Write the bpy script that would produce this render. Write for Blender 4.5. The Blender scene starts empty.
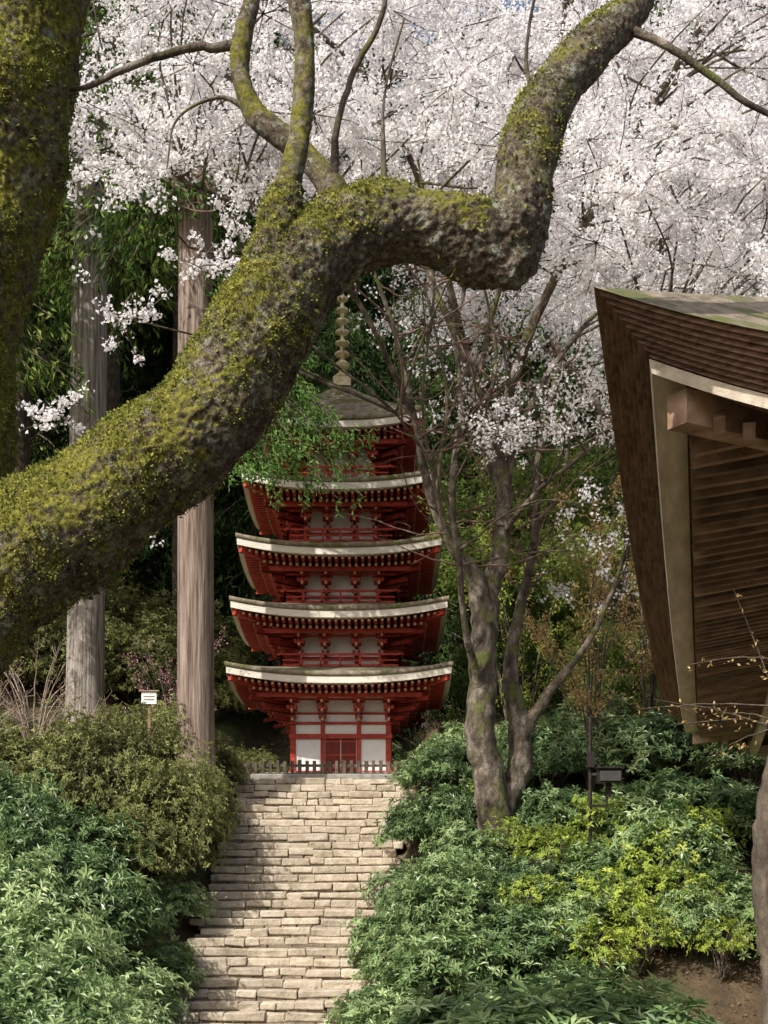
import bpy, math, numpy as np
from mathutils import Vector, Matrix, noise as mnoise
rng = np.random.default_rng(7)
scene = bpy.context.scene

# ------------------------------------------------------------------ helpers
class Acc:
    """accumulates quads into one mesh"""
    def __init__(s): s.V=[];s.F=[];s.T=[];s.M=[];s.n=0
    def add(s,v,f,tint=0.5,mat=0):
        v=np.asarray(v,float).reshape(-1,3); f=np.asarray(f,int).reshape(-1,4)
        s.V.append(v); s.F.append(f+s.n)
        s.T.append(np.broadcast_to(np.asarray(tint,float),(len(v),)).copy())
        s.M.append(np.full(len(f),mat,int)); s.n+=len(v)
    def mesh(s,name,mats,smooth=False):
        V=np.concatenate(s.V);F=np.concatenate(s.F);T=np.concatenate(s.T);M=np.concatenate(s.M)
        me=bpy.data.meshes.new(name)
        me.vertices.add(len(V)); me.vertices.foreach_set('co',V.astype(np.float32).ravel())
        me.loops.add(F.size); me.loops.foreach_set('vertex_index',F.astype(np.int32).ravel())
        me.polygons.add(len(F))
        me.polygons.foreach_set('loop_start',(np.arange(len(F))*4).astype(np.int32))
        me.polygons.foreach_set('loop_total',np.full(len(F),4,np.int32))
        me.polygons.foreach_set('material_index',M.astype(np.int32))
        me.polygons.foreach_set('use_smooth',np.full(len(F),smooth))
        a=me.attributes.new('tint','FLOAT','POINT'); a.data.foreach_set('value',T.astype(np.float32))
        for m in mats: me.materials.append(m)
        me.update(calc_edges=True)
        return me
    def obj(s,name,mats,parent=None,smooth=False):
        return mkobj(name,s.mesh(name,mats,smooth),parent)
def mkobj(name,me,parent=None,loc=(0,0,0),rot=(0,0,0),sc=(1,1,1)):
    o=bpy.data.objects.new(name,me); scene.collection.objects.link(o)
    o.location=loc;o.rotation_euler=rot;o.scale=sc
    if parent: o.parent=parent
    return o
def empty(name,loc=(0,0,0),rot=(0,0,0)):
    o=bpy.data.objects.new(name,None); scene.collection.objects.link(o); o.location=loc;o.rotation_euler=rot; o.empty_display_size=.1
    return o
BF=np.array([[0,3,2,1],[4,5,6,7],[0,1,5,4],[1,2,6,5],[2,3,7,6],[3,0,4,7]])
BV=np.array([[-1,-1,-1],[1,-1,-1],[1,1,-1],[-1,1,-1],[-1,-1,1],[1,-1,1],[1,1,1],[-1,1,1]],float)*.5
def box(acc,c,size,R=None,tint=.5,mat=0,jit=0,post=None):
    v=BV*np.array(size)
    if jit: v=v+rng.normal(0,jit,(8,3))
    if R is not None: v=v@np.array(R).T
    v=v+np.array(c)
    if post is not None: v=post(v)
    acc.add(v,BF,tint,mat)
def beam(acc,p,q,w,h,tint=.5,mat=0,post=None):
    p=np.array(p,float);q=np.array(q,float);d=q-p;L=np.linalg.norm(d);d=d/L
    up=np.array([0,0,1.]); s=np.cross(d,up); 
    if np.linalg.norm(s)<1e-4: s=np.array([1.,0,0])
    s/=np.linalg.norm(s); u=np.cross(s,d)
    R=np.stack([s,d,u],1)
    box(acc,(p+q)/2,(w,L,h),R,tint,mat,0,post)
def rz(k):
    a=k*math.pi/2; c,s=math.cos(a),math.sin(a)
    R=np.array([[c,-s,0],[s,c,0],[0,0,1]]); return lambda v: v@R.T
def catmull(P,n):
    P=np.asarray(P,float); Q=np.vstack([2*P[0]-P[1],P,2*P[-1]-P[-2]]); out=[]
    for i in range(1,len(Q)-2):
        for t in np.arange(n)/n:
            a,b,c,d=Q[i-1],Q[i],Q[i+1],Q[i+2]
            out.append(.5*((2*b)+(-a+c)*t+(2*a-5*b+4*c-d)*t*t+(-a+3*b-3*c+d)*t**3))
    out.append(P[-1]); return np.array(out)
def tube(acc,P,sides=8,n=4,mat=0,tint=.5,cap=False,wob=0.0):
    """P rows: x,y,z,r"""
    C=catmull(P,n); X=C[:,:3].copy(); r=np.maximum(C[:,3],.001)
    if wob: X[1:-1]+=rng.normal(0,1,(len(X)-2,3))*wob*r[1:-1,None]
    if cap:
        X=np.vstack([X[0],X,X[-1]]); r=np.concatenate([[1e-4],r,[1e-4]])
    T=np.gradient(X,axis=0)
    if cap: T[0]=T[1]=X[2]-X[1]; T[-1]=T[-2]=X[-2]-X[-3]
    T/=np.linalg.norm(T,axis=1)[:,None]+1e-9
    u=np.cross(T[0],[0.3,.9,.1]); u/=np.linalg.norm(u); U=[]
    for t in T:
        u=u-t*np.dot(u,t); u/=np.linalg.norm(u)+1e-9; U.append(u)
    U=np.array(U); W=np.cross(T,U)
    a=np.arange(sides)/sides*2*math.pi
    V=X[:,None]+r[:,None,None]*(np.cos(a)[None,:,None]*U[:,None]+np.sin(a)[None,:,None]*W[:,None])
    m=len(X); i=np.arange(m-1)[:,None]*sides; j=np.arange(sides)[None]; j2=(j+1)%sides
    F=np.stack([i+j,i+j2,i+sides+j2,i+sides+j],-1).reshape(-1,4)
    acc.add(V.reshape(-1,3),F,tint,mat)
def norm(v): return v/(np.linalg.norm(v,axis=-1,keepdims=True)+1e-9)
def leaves(acc,base,dirs,L,W,tint,mat=0,fold=.15,nrm=None):
    """rhombic leaves with a fold; base (N,3) dirs(N,3)"""
    N=len(base); d=norm(dirs)
    if nrm is None: nrm=rng.normal(0,1,(N,3))
    s=norm(np.cross(d,nrm)); u=np.cross(s,d)
    L=np.broadcast_to(L,(N,))[:,None];W=np.broadcast_to(W,(N,))[:,None]
    v0=base; v2=base+d*L-u*L*fold*.6; m=base+d*L*.5
    v1=m+s*W*.5+u*W*fold; v3=m-s*W*.5+u*W*fold
    V=np.stack([v0,v1,v2,v3],1).reshape(-1,3)
    F=np.arange(4*N).reshape(-1,4)
    acc.add(V,F,np.repeat(np.broadcast_to(tint,(N,)),4),mat)

# ------------------------------------------------------------------ materials
def newmat(name):
    m=bpy.data.materials.new(name); m.use_nodes=True; nt=m.node_tree; nt.nodes.clear(); return m,nt
def ramp(nt,cols,lo=0.,hi=1.):
    r=nt.nodes.new('ShaderNodeValToRGB'); e=r.color_ramp.elements
    while len(e)<len(cols): e.new(.5)
    for i,c in enumerate(cols):
        e[i].position=lo+(hi-lo)*i/(len(cols)-1); e[i].color=(*c,1)
    return r
def tex(nt,scale,detail=6,stretch=(1,1,1),rough=.6,coord='Object',dist=0):
    tc=nt.nodes.new('ShaderNodeTexCoord'); mp=nt.nodes.new('ShaderNodeMapping'); mp.inputs['Scale'].default_value=stretch
    nt.links.new(tc.outputs[coord],mp.inputs['Vector'])
    n=nt.nodes.new('ShaderNodeTexNoise'); n.inputs['Scale'].default_value=scale; n.inputs['Detail'].default_value=detail; n.inputs['Roughness'].default_value=rough; n.inputs['Distortion'].default_value=dist
    nt.links.new(mp.outputs['Vector'],n.inputs['Vector']); return n.outputs['Fac']
def mixc(nt,fac,a,b,mode='MIX'):
    m=nt.nodes.new('ShaderNodeMix'); m.data_type='RGBA'; m.blend_type=mode
    fi,ai,bi=m.inputs[0],m.inputs[6],m.inputs[7]
    for s,v in ((fi,fac),(ai,a),(bi,b)):
        if hasattr(v,'is_linked'): nt.links.new(v,s)
        elif isinstance(v,(int,float)): s.default_value=v
        else: s.default_value=(*v,1)
    return m.outputs[2]
def surf(name,cols,scale=3,detail=6,rough=.8,bump=.3,bscale=20,stretch=(1,1,1),lo=.3,hi=.7,tintamt=0.0,over=None,bdist=.02,spec=.3,metal=0):
    m,nt=newmat(name); o=nt.nodes.new('ShaderNodeOutputMaterial'); b=nt.nodes.new('ShaderNodeBsdfPrincipled')
    r=ramp(nt,cols,lo,hi); nt.links.new(tex(nt,scale,detail,stretch),r.inputs[0]); c=r.outputs[0]
    if tintamt:
        at=nt.nodes.new('ShaderNodeAttribute'); at.attribute_name='tint'
        rr=ramp(nt,[(0,0,0)]*3)
        for e,k in zip(rr.color_ramp.elements,(1-tintamt,1-tintamt/2,1)): e.color=(k,k*.985,k*.96,1)
        nt.links.new(at.outputs['Fac'],rr.inputs[0]); c=mixc(nt,1.0,c,rr.outputs[0],'MULTIPLY')
    if over:
        oc,os,ol,oh,up=over
        fr=ramp(nt,[(0,0,0),(1,1,1)],ol,oh); src=tex(nt,os,8)
        nt.links.new(src,fr.inputs[0]); c=mixc(nt,fr.outputs[0],c,oc)
    nt.links.new(c,b.inputs['Base Color']); b.inputs['Roughness'].default_value=rough; b.inputs['Metallic'].default_value=metal
    b.inputs['Specular IOR Level'].default_value=spec
    if bump:
        bp=nt.nodes.new('ShaderNodeBump'); bp.inputs['Strength'].default_value=bump; bp.inputs['Distance'].default_value=bdist
        nt.links.new(tex(nt,bscale,6,stretch,.65),bp.inputs['Height']); nt.links.new(bp.outputs[0],b.inputs['Normal'])
    nt.links.new(b.outputs[0],o.inputs[0]); return m
def leafmat(name,cols,rough=.5,transl=.3,spec=.3,objrand=0.0):
    m,nt=newmat(name); o=nt.nodes.new('ShaderNodeOutputMaterial'); b=nt.nodes.new('ShaderNodeBsdfPrincipled')
    at=nt.nodes.new('ShaderNodeAttribute'); at.attribute_name='tint'; src=at.outputs['Fac']
    if objrand:
        oi=nt.nodes.new('ShaderNodeObjectInfo'); ma=nt.nodes.new('ShaderNodeMath'); ma.operation='MULTIPLY_ADD'
        ma.inputs[1].default_value=objrand; nt.links.new(oi.outputs['Random'],ma.inputs[0]); 
        sb=nt.nodes.new('ShaderNodeMath'); sb.operation='SUBTRACT'; sb.inputs[1].default_value=objrand/2
        nt.links.new(src,ma.inputs[2]); nt.links.new(ma.outputs[0],sb.inputs[0]); src=sb.outputs[0]
    r=ramp(nt,cols); nt.links.new(src,r.inputs[0]); nt.links.new(r.outputs[0],b.inputs['Base Color'])
    b.inputs['Roughness'].default_value=rough; b.inputs['Specular IOR Level'].default_value=spec
    t=nt.nodes.new('ShaderNodeBsdfTranslucent'); nt.links.new(r.outputs[0],t.inputs[0])
    mx=nt.nodes.new('ShaderNodeMixShader'); mx.inputs[0].default_value=transl
    nt.links.new(b.outputs[0],mx.inputs[1]); nt.links.new(t.outputs[0],mx.inputs[2]); nt.links.new(mx.outputs[0],o.inputs[0]); return m

M_red=surf('vermilion_paint',[(.27,.034,.022),(.42,.052,.032),(.52,.085,.055)],scale=6,rough=.6,bump=.1,bscale=30)
M_dred=surf('dark_red_paint',[(.14,.02,.014),(.23,.034,.022)],scale=6,rough=.65,bump=.1)  # deeper red for eave undersides, doors and balcony floors
M_white=surf('lime_plaster',[(.82,.81,.79),(.90,.89,.87)],scale=5,rough=.9,bump=.1)
M_bark_roof=surf('cypress_bark_roof',[(.12,.10,.07),(.24,.20,.145),(.36,.31,.24)],scale=9,rough=.95,bump=.8,bscale=40,over=((.13,.14,.05),4,.5,.62,0))
M_fascia=surf('pale_eave_board',[(.62,.57,.48),(.82,.77,.68)],scale=4,rough=.8,bump=.2,stretch=(1,1,6))
M_rtip=surf('ochre_rafter_tip',[(.55,.42,.22),(.68,.54,.33)],scale=10,bump=0)
M_gold=surf('gilt_bronze',[(.45,.38,.22),(.80,.72,.50)],scale=8,rough=.55,bump=.1,metal=.3)
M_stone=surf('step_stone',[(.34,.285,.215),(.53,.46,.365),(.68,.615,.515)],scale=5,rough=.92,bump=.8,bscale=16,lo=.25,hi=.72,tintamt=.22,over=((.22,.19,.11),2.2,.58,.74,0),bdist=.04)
M_riser_shade=surf('shaded_riser_stone',[(.20,.165,.12),(.36,.305,.235)],scale=6,rough=.95,bump=1,bscale=14,bdist=.04,tintamt=.3)  # darker than the treads: shade on the risers put into the stone colour
M_gstone=surf('podium_stone',[(.22,.20,.18),(.38,.36,.32)],scale=6,bump=.6)
M_soil=surf('forest_soil',[(.045,.034,.022),(.10,.07,.042),(.18,.13,.075)],scale=2.5,rough=1,bump=1,bscale=12,lo=.25,hi=.75,over=((.06,.09,.03),.6,.48,.62,0),bdist=.08)
M_cedarA=surf('cedar_bark_grey',[(.13,.11,.09),(.33,.29,.25),(.52,.48,.43)],scale=7,rough=.95,bump=1,bscale=12,stretch=(2.2,2.2,.10),lo=.32,hi=.66,bdist=.08)
M_cedarB=surf('cedar_bark_brown',[(.10,.07,.055),(.25,.185,.15),(.40,.33,.28)],scale=7,rough=.95,bump=1,bscale=12,stretch=(2.2,2.2,.10),lo=.32,hi=.66,bdist=.08)
M_dbark=surf('dark_bark',[(.045,.035,.027),(.10,.08,.06),(.19,.155,.115)],scale=14,rough=.95,bump=.9,bscale=24,stretch=(1,1,.4),bdist=.03)
M_cherry=surf('cherry_bark',[(.04,.03,.024),(.115,.092,.07),(.32,.28,.23)],scale=5,rough=.95,bump=1,bscale=14,stretch=(1,1,.6),lo=.34,hi=.68,over=((.12,.13,.04),2.5,.52,.64,0),bdist=.06)
M_wood=surf('weathered_wood',[(.18,.11,.075),(.38,.25,.17),(.54,.39,.285)],scale=4,rough=.85,bump=.6,bscale=18,stretch=(1,1,1),lo=.3,hi=.7,tintamt=.6)
M_layer=surf('bark_layer_edge',[(.10,.06,.043),(.23,.14,.10),(.36,.235,.17)],scale=4,rough=.95,bump=.5,bscale=6,stretch=(3,.22,10),lo=.3,hi=.7,bdist=.03)
M_palewood=surf('pale_wood',[(.50,.41,.31),(.82,.73,.60)],scale=3,rough=.85,bump=.4,bscale=16,stretch=(3,.6,3))
M_metal=surf('dark_metal',[(.02,.015,.013),(.045,.035,.03)],scale=8,rough=.5,bump=.1,metal=.3)

def mossbark():
    m,nt=newmat('mossy_bark'); o=nt.nodes.new('ShaderNodeOutputMaterial'); b=nt.nodes.new('ShaderNodeBsdfPrincipled')
    r=ramp(nt,[(.045,.036,.026),(.19,.155,.115),(.44,.39,.32)],.36,.64); nt.links.new(tex(nt,30,10,(1,1,1),.75,dist=.4),r.inputs[0])
    li=ramp(nt,[(0,0,0),(1,1,1)],.55,.61); nt.links.new(tex(nt,13,8,rough=.7),li.inputs[0])
    c=mixc(nt,li.outputs[0],r.outputs[0],(.46,.47,.39))
    dk=ramp(nt,[(.6,.57,.52),(1,1,1)],.35,.55); nt.links.new(tex(nt,5,6),dk.inputs[0]); c=mixc(nt,1.0,c,dk.outputs[0],'MULTIPLY')
    g=nt.nodes.new('ShaderNodeNewGeometry'); sx=nt.nodes.new('ShaderNodeSeparateXYZ'); nt.links.new(g.outputs['Normal'],sx.inputs[0])
    pos=nt.nodes.new('ShaderNodeSeparateXYZ'); nt.links.new(g.outputs['Position'],pos.inputs[0])
    ma=nt.nodes.new('ShaderNodeMath'); ma.operation='MULTIPLY_ADD'; ma.inputs[1].default_value=.13
    nt.links.new(sx.outputs['Z'],ma.inputs[0]); nt.links.new(tex(nt,6,12,rough=.8),ma.inputs[2])
    mb=nt.nodes.new('ShaderNodeMath'); mb.operation='MULTIPLY_ADD'; mb.inputs[1].default_value=-.05
    nt.links.new(pos.outputs['X'],mb.inputs[0]); nt.links.new(ma.outputs[0],mb.inputs[2])
    mr=ramp(nt,[(0,0,0),(1,1,1)],.50,.60); nt.links.new(mb.outputs[0],mr.inputs[0])
    mc=ramp(nt,[(.075,.08,.02),(.25,.24,.045),(.45,.42,.08)],.3,.7); nt.links.new(tex(nt,45,6),mc.inputs[0])
    c=mixc(nt,mr.outputs[0],c,mc.outputs[0])
    nt.links.new(c,b.inputs['Base Color']); b.inputs['Roughness'].default_value=.95; b.inputs['Specular IOR Level'].default_value=.15
    b1=nt.nodes.new('ShaderNodeBump'); b1.inputs['Strength'].default_value=1; b1.inputs['Distance'].default_value=.032
    nt.links.new(tex(nt,30,12,rough=.8,dist=.4),b1.inputs['Height'])
    b2=nt.nodes.new('ShaderNodeBump'); b2.inputs['Strength'].default_value=.8; b2.inputs['Distance'].default_value=.012
    nt.links.new(tex(nt,130,4),b2.inputs['Height']); nt.links.new(b1.outputs[0],b2.inputs['Normal'])
    nt.links.new(b2.outputs[0],b.inputs['Normal']); nt.links.new(b.outputs[0],o.inputs[0]); return m
M_moss=mossbark()
L_moss=leafmat('moss_fern',[(.07,.09,.025),(.22,.24,.05),(.46,.45,.11)],.7,.3,.2)
L_blossom=leafmat('cherry_blossom',[(.84,.77,.785),(.94,.915,.925),(.98,.97,.97)],.8,.5,.1)
L_rhodo=leafmat('rhododendron_leaf',[(.04,.08,.028),(.13,.22,.08),(.28,.39,.16),(.52,.62,.32)],.36,.28,.5,.40)
L_azalea=leafmat('azalea_leaf',[(.07,.07,.03),(.15,.165,.055),(.27,.30,.10),(.44,.42,.18)],.5,.3,.3,.2)
L_yel=leafmat('young_leaf_yellow_green',[(.18,.27,.05),(.38,.48,.08),(.64,.68,.14)],.45,.4,.3)
L_cedar=leafmat('cedar_needles',[(.025,.05,.016),(.10,.18,.04),(.27,.38,.08),(.42,.42,.14)],.6,.4,.2,.25)
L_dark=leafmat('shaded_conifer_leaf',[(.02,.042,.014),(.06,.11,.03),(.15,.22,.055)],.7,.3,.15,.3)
L_hinoki=leafmat('hinoki_needles',[(.05,.12,.03),(.14,.26,.06),(.28,.42,.11)],.6,.35,.2)
L_forest=leafmat('forest_leaf',[(.05,.095,.022),(.15,.23,.055),(.34,.42,.10),(.56,.56,.20)],.6,.4,.2,.7)
L_maple=leafmat('maple_bud',[(.45,.27,.11),(.60,.42,.19),(.66,.58,.28)],.6,.4,.2)
L_plum=leafmat('pink_blossom',[(.62,.2,.34),(.82,.45,.58)],.7,.3,.2)
L_dry=leafmat('fallen_leaf',[(.12,.07,.03),(.25,.15,.07),(.4,.26,.13)],.8,.1,.2)

# ------------------------------------------------------------------ terrain
def sst(a,b,x): t=np.clip((x-a)/(b-a),0,1); return t*t*(3-2*t)
def cx(y): return -1.42-.05*(32.3-np.clip(y,20,33))
def prof(y):
    s=np.where(y<23.6,-2.25,np.where(y<32.4,-2.25+(y-23.6)*.5682,2.75))
    s=s+np.where(y>39,(np.minimum(y,110)-39)*.5,0)
    return s
def H(x,y):
    x=np.asarray(x,float);y=np.asarray(y,float)
    off=x-cx(y)
    l=sst(1.9,3.2,-off)*2.6+sst(4,9,-off)*2.0; r=sst(1.9,3.0,off)*1.8
    z=prof(y+l+r)
    z=z-.25*sst(2.3,1.7,np.abs(off))*((y>22)&(y<33))
    bump=.12*np.sin(x*1.7+y*.6)*np.sin(y*1.1-x*.5)*sst(2.0,3.5,np.abs(off))
    far=sst(60,200,np.abs(x))*20
    return z+bump+far*(y>0)
xs=np.concatenate([np.linspace(-400,-16,30),np.linspace(-15,15,110),np.linspace(16,400,30)])
ys=np.concatenate([np.linspace(-300,-4,20),np.linspace(0,44,150),np.linspace(46,400,60)])
X,Y=np.meshgrid(xs,ys); Z=H(X,Y)
nx=len(xs); i=np.arange(len(ys)-1)[:,None]*nx; j=np.arange(nx-1)[None]
F=np.stack([i+j,i+j+1,i+nx+j+1,i+nx+j],-1).reshape(-1,4)
a=Acc(); a.add(np.stack([X,Y,Z],-1).reshape(-1,3),F); a.obj('ground',[M_soil],smooth=True)

# ------------------------------------------------------------------ stone staircase
a=Acc(); N=31; rise=.1724; run=.3034
for k in range(N):
    yf=32.4-(k+1)*run; zt=2.75-k*rise
    c=float(cx(yf)); x=c-1.86+rng.normal(0,.08); xe=c+1.86+rng.normal(0,.06)
    ph=rng.uniform(0,6)
    while x<xe:
        w=rng.choice([rng.uniform(.25,.5),rng.uniform(.4,.9)]); w=min(w,xe-x+.05)
        if w<.12: break
        R=Matrix.Rotation(rng.normal(0,.014),3,'Z')@Matrix.Rotation(rng.normal(0,.013),3,'Y')@Matrix.Rotation(rng.normal(.02,.02),3,'X')
        d=.42; th=rng.uniform(.12,.15)
        box(a,(x+w/2,yf+d/2+rng.normal(0,.015)+.015*math.sin(x*2+ph),zt-th/2+.011*math.sin(x*1.3+ph)+rng.normal(0,.006)),(w-rng.uniform(.002,.010),d,th),np.array(R),rng.random(),0,.009)
        x+=w
    x=c-1.8
    while x<c+1.8:
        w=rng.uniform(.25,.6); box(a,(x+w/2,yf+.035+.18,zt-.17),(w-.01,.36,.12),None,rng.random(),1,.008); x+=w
o=a.obj('stone_staircase',[M_stone,M_riser_shade]); bv=o.modifiers.new('bevel','BEVEL'); bv.width=.024; bv.segments=3
a=Acc()
n=9000
x=rng.uniform(-6,9,n); y=rng.uniform(14,33,n); p=np.stack([x,y,H(x,y)+.02],-1)
d=rng.normal(0,1,(n,3)); d[:,2]*=.25
leaves(a,p,d,.08,.04,rng.random(n),nrm=np.array([[0,0,1.]])+rng.normal(0,.3,(n,3)))
n=420; kk=rng.integers(0,N,n); yy=32.4-(kk+1)*run+rng.uniform(.02,.28,n); x=cx(yy)+rng.uniform(-1.75,1.75,n)
d=rng.normal(0,1,(n,3)); d[:,2]*=.2
leaves(a,np.stack([x,yy,2.75-kk*rise+.03],-1),d,.07,.04,rng.random(n),nrm=np.array([[0,0,1.]])+rng.normal(0,.3,(n,3))); a.obj('fallen_leaves',[L_dry])

# ------------------------------------------------------------------ roofs (generic)
EXP=2.0
def lift(d,L,R): return L*np.maximum(0,1-d/R)**EXP
def roof_side(acc,el,ed,profile,L,R,post,mat=0,nt=24):
    t=np.linspace(-1,1,nt); t=np.sign(t)*np.abs(t)**.8
    V=[]
    for v,z,w in profile:
        al=t*(el-v); d=(1-np.abs(t))*el
        V.append(np.stack([al,np.full(nt,-(ed-v)),z+lift(d,L,R)*w],-1))
    V=np.array(V); m=len(profile); i=np.arange(m-1)[:,None]*nt; j=np.arange(nt-1)[None]
    F=np.stack([i+j,i+j+1,i+nt+j+1,i+nt+j],-1).reshape(-1,4)
    acc.add(post(V.reshape(-1,3)),F,.5,mat)

# ------------------------------------------------------------------ pagoda
PG=empty('five_storey_pagoda',(-1.02,34.7,0))
E=[2.58,2.49,2.36,2.26,1.95]; B=[1.18,1.02,.95,.88,.80]
ZE=[4.92,6.42,7.88,9.40,10.92]; FL=[2.95,5.40,6.90,8.36,9.86]
roofA,fasc,raf,tips,wallR,wallW,brk,rail=Acc(),Acc(),Acc(),Acc(),Acc(),Acc(),Acc(),Acc()
EXP=2.4; LF=.23
for i in range(5):
    e,b,z,f=E[i],B[i],ZE[i],FL[i]; top=i==4
    inn=(.10 if top else B[i+1]+.30)
    run_=e-inn; ris=1.35 if top else .32
    for k in range(4):
        P=rz(k)
        prof_top=[(.05,z+.14,1),(0,z+.16,1),(0,z+.25,1)]+[(run_*s,z+.255+ris*(s**1.25 if top else s**1.2),(1-s)**1.5) for s in (.08,.2,.4,.6,.8,1.0)]
        roof_side(roofA,e,e,prof_top,LF,e,P)
        roof_side(fasc,e,e,[(.26,z-.012,1),(.03,z-.01,1),(.03,z+.14,1),(.06,z+.141,1)],LF,e,P)
        roof_side(raf,e,e,[(.14,z+.055,1),(e*.30,z+.03,.8),(e-b+.02,z+.16,.1)],LF,e,P,mat=1)
        n=int(e*2/.16)
        for q in range(n+1):
            xx=-e+.16+(2*e-.32)*q/n
            d=e-abs(xx); lz=float(lift(d,LF,e))
            y0=-(e-.16); y1=-max(e-.75,abs(xx)) if abs(xx)>e-.75 else -(e-.75)
            if y1-y0>.06:
                beam(raf,(xx,y0,z-.055+lz),(xx,y1,z-.06+lz*.9),.07,.07,post=P)
                box(tips,(xx,y0-.006,z-.055+lz),(.05,.012,.05),post=P)
            y0=-(e-.50); y1=-max(b,abs(xx))
            if y1-y0>.06:
                beam(raf,(xx,y0,z-.145+lz*.8),(xx,y1,z-.02+lz*.2),.075,.08,post=P)
                box(tips,(xx,y0-.006,z-.145+lz*.8),(.055,.012,.06),post=P)
        beam(raf,(-(e-.10),-(e-.10),z-.07+.20),(-b,-b,z-.08),.11,.13,post=P)
        pj=(e-b)*.50
        beam(brk,(-(b+pj),-(b+pj),z-.18),((b+pj),-(b+pj),z-.18),.09,.10,post=P)
        beam(brk,(-(b+pj*.55),-(b+pj*.55),z-.24),((b+pj*.55),-(b+pj*.55),z-.24),.05,.05,post=P)
        cols=[-b+.05,-b*.36,b*.36,b-.05]
        bt=z-.16; bh=.62 if i==0 else .56
        for ci,xc in enumerate(cols):
            for st in range(3):
                zz=bt-bh+.10+st*.19; out=pj*(.30+.30*st)
                beam(brk,(xc,-b+.06,zz),(xc,-(b+out),zz+.0),.07,.09,post=P)
                if st>0:
                    wv=.15
                    box(brk,(xc,-(b+out*(.9)),zz+.05),(wv*1.5,.085,.05),post=P)
                    for sx in (-1,0,1): box(brk,(xc+sx*wv*.62,-(b+out*.9),zz+.095),(.065,.10,.04),post=P)
                box(brk,(xc,-(b+.035),zz+.05),(.17+.06*st,.08,.05),post=P)
                for sx in (-1,1): box(brk,(xc+sx*(.065+.03*st),-(b+.04),zz+.095),(.05,.09,.04),post=P)
                box(tips,(xc,-(b+out)-.006,zz),(.05,.012,.065),post=P)
            if ci in(0,3):
                s=-1 if ci==0 else 1
                for st in range(3):
                    zz=bt-bh+.12+st*.19; out=pj*(.45+.4*st)
                    beam(brk,(s*b,-b,zz),(s*(b+out),-(b+out),zz),.09,.10,post=P)
        wt=z-.08
        box(wallW,(0,-b+.055,(f+wt)/2),(2*b-.16,.05,wt-f),post=P)
        for xc in cols:
            box(wallR,(xc,-b+.055,(f+bt-bh+.05)/2+.0),(.10,.13,bt-bh+.05-f),post=P)
        box(wallR,(0,-b+.05,bt-bh+.03),(2*b+.16,.15,.06),post=P)
        if i==0: box(wallR,(0,-b+.052,bt-bh+.26),(2*b+.10,.12,.05),post=P)
        box(wallR,(0,-b+.052,f+.05),(2*b+.10,.15,.10),post=P)
        if i==0:
            box(wallR,(0,-b+.045,3.86),(2*b+.06,.16,.11),post=P)
            for s in (-1,1):
                box(wallR,(s*.185,-b+.045,3.42),(.35,.06,.76),mat=1,post=P)
                for hz in (3.12,3.42,3.74): box(wallR,(s*.185,-b+.012,hz),(.34,.015,.04),post=P)
                box(wallR,(s*.43,-b+.05,3.42),(.09,.10,.84),post=P)
        if i>0:
            h=b+.36
            box(wallR,(0,-h+.16,f+.0),(2*h,.34,.07),mat=1,post=P)
            for zz,w in ((f+.10,.045),(f+.22,.03),(f+.36,.05)):
                beam(rail,(-h-.10*(zz>f+.3),-h,zz),(h+.10*(zz>f+.3),-h,zz),w,w,post=P)
            for q in range(7):
                xx=-h+2*h*q/6; box(rail,(xx,-h,f+.19),(.045,.045,.38),post=P)
roofA.obj('roof_bark',[M_bark_roof],PG,True); fasc.obj('eave_boards',[M_fascia],PG,False)
raf.obj('rafters',[M_red,M_dred],PG); tips.obj('rafter_ends',[M_rtip],PG)
wallR.obj('timber_frame',[M_red,M_dred],PG); wallW.obj('plaster_walls',[M_white],PG)
brk.obj('bracket_sets',[M_red],PG); rail.obj('balustrades',[M_red],PG)
a=Acc()
box(a,(0,0,2.80),(4.1,4.1,.20)); box(a,(0,0,2.93),(3.5,3.5,.07)); box(a,(0,-1.62,2.92),(1.0,.35,.10))
a.obj('stone_podium',[M_gstone],PG).modifiers.new('b','BEVEL').width=.02
def lathe(acc,prof,sides=20,mat=0):
    A=np.arange(sides)/sides*2*math.pi
    V=np.array([[r*np.cos(A),r*np.sin(A),np.full(sides,z)] for r,z in prof]).transpose(0,2,1)
    m=len(prof); i=np.arange(m-1)[:,None]*sides;j=np.arange(sides)[None];j2=(j+1)%sides
    acc.add(V.reshape(-1,3),np.stack([i+j,i+j2,i+sides+j2,i+sides+j],-1).reshape(-1,4),.5,mat)
a=Acc(); box(a,(0,0,12.60),(.42,.42,.22)); 
pr=[(.21,12.70),(.24,12.74),(.10,12.86),(.06,12.92),(.16,12.98),(.20,13.06),(.10,13.14),(.045,13.2)]
zz=13.22
for q in range(9):
    r=.18-.009*q; pr+=[(.05,zz),(r,zz+.06),(r+.012,zz+.09),(r,zz+.12),(.05,zz+.16),(.045,zz+.25)]; zz+=.27
pr+=[(.04,zz+.1),(.12,zz+.2),(.03,zz+.4),(.09,zz+.55),(.02,zz+.75),(.001,zz+.8)]
lathe(a,pr); a.obj('finial',[M_gold],PG,False)

a=Acc()
for x in np.arange(-3.3,.75,.17):
    box(a,(x,32.75,2.98+rng.normal(0,.015)),(.075,.04,.46),tint=rng.random(),jit=.006)
for zz in (2.9,3.1): box(a,(-1.28,32.785,zz),(4.2,.035,.06))
M_fen=surf('fence_wood',[(.08,.065,.05),(.2,.17,.13)],scale=8,bump=.4,tintamt=.4)
a.obj('wooden_fence',[M_fen])

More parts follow.
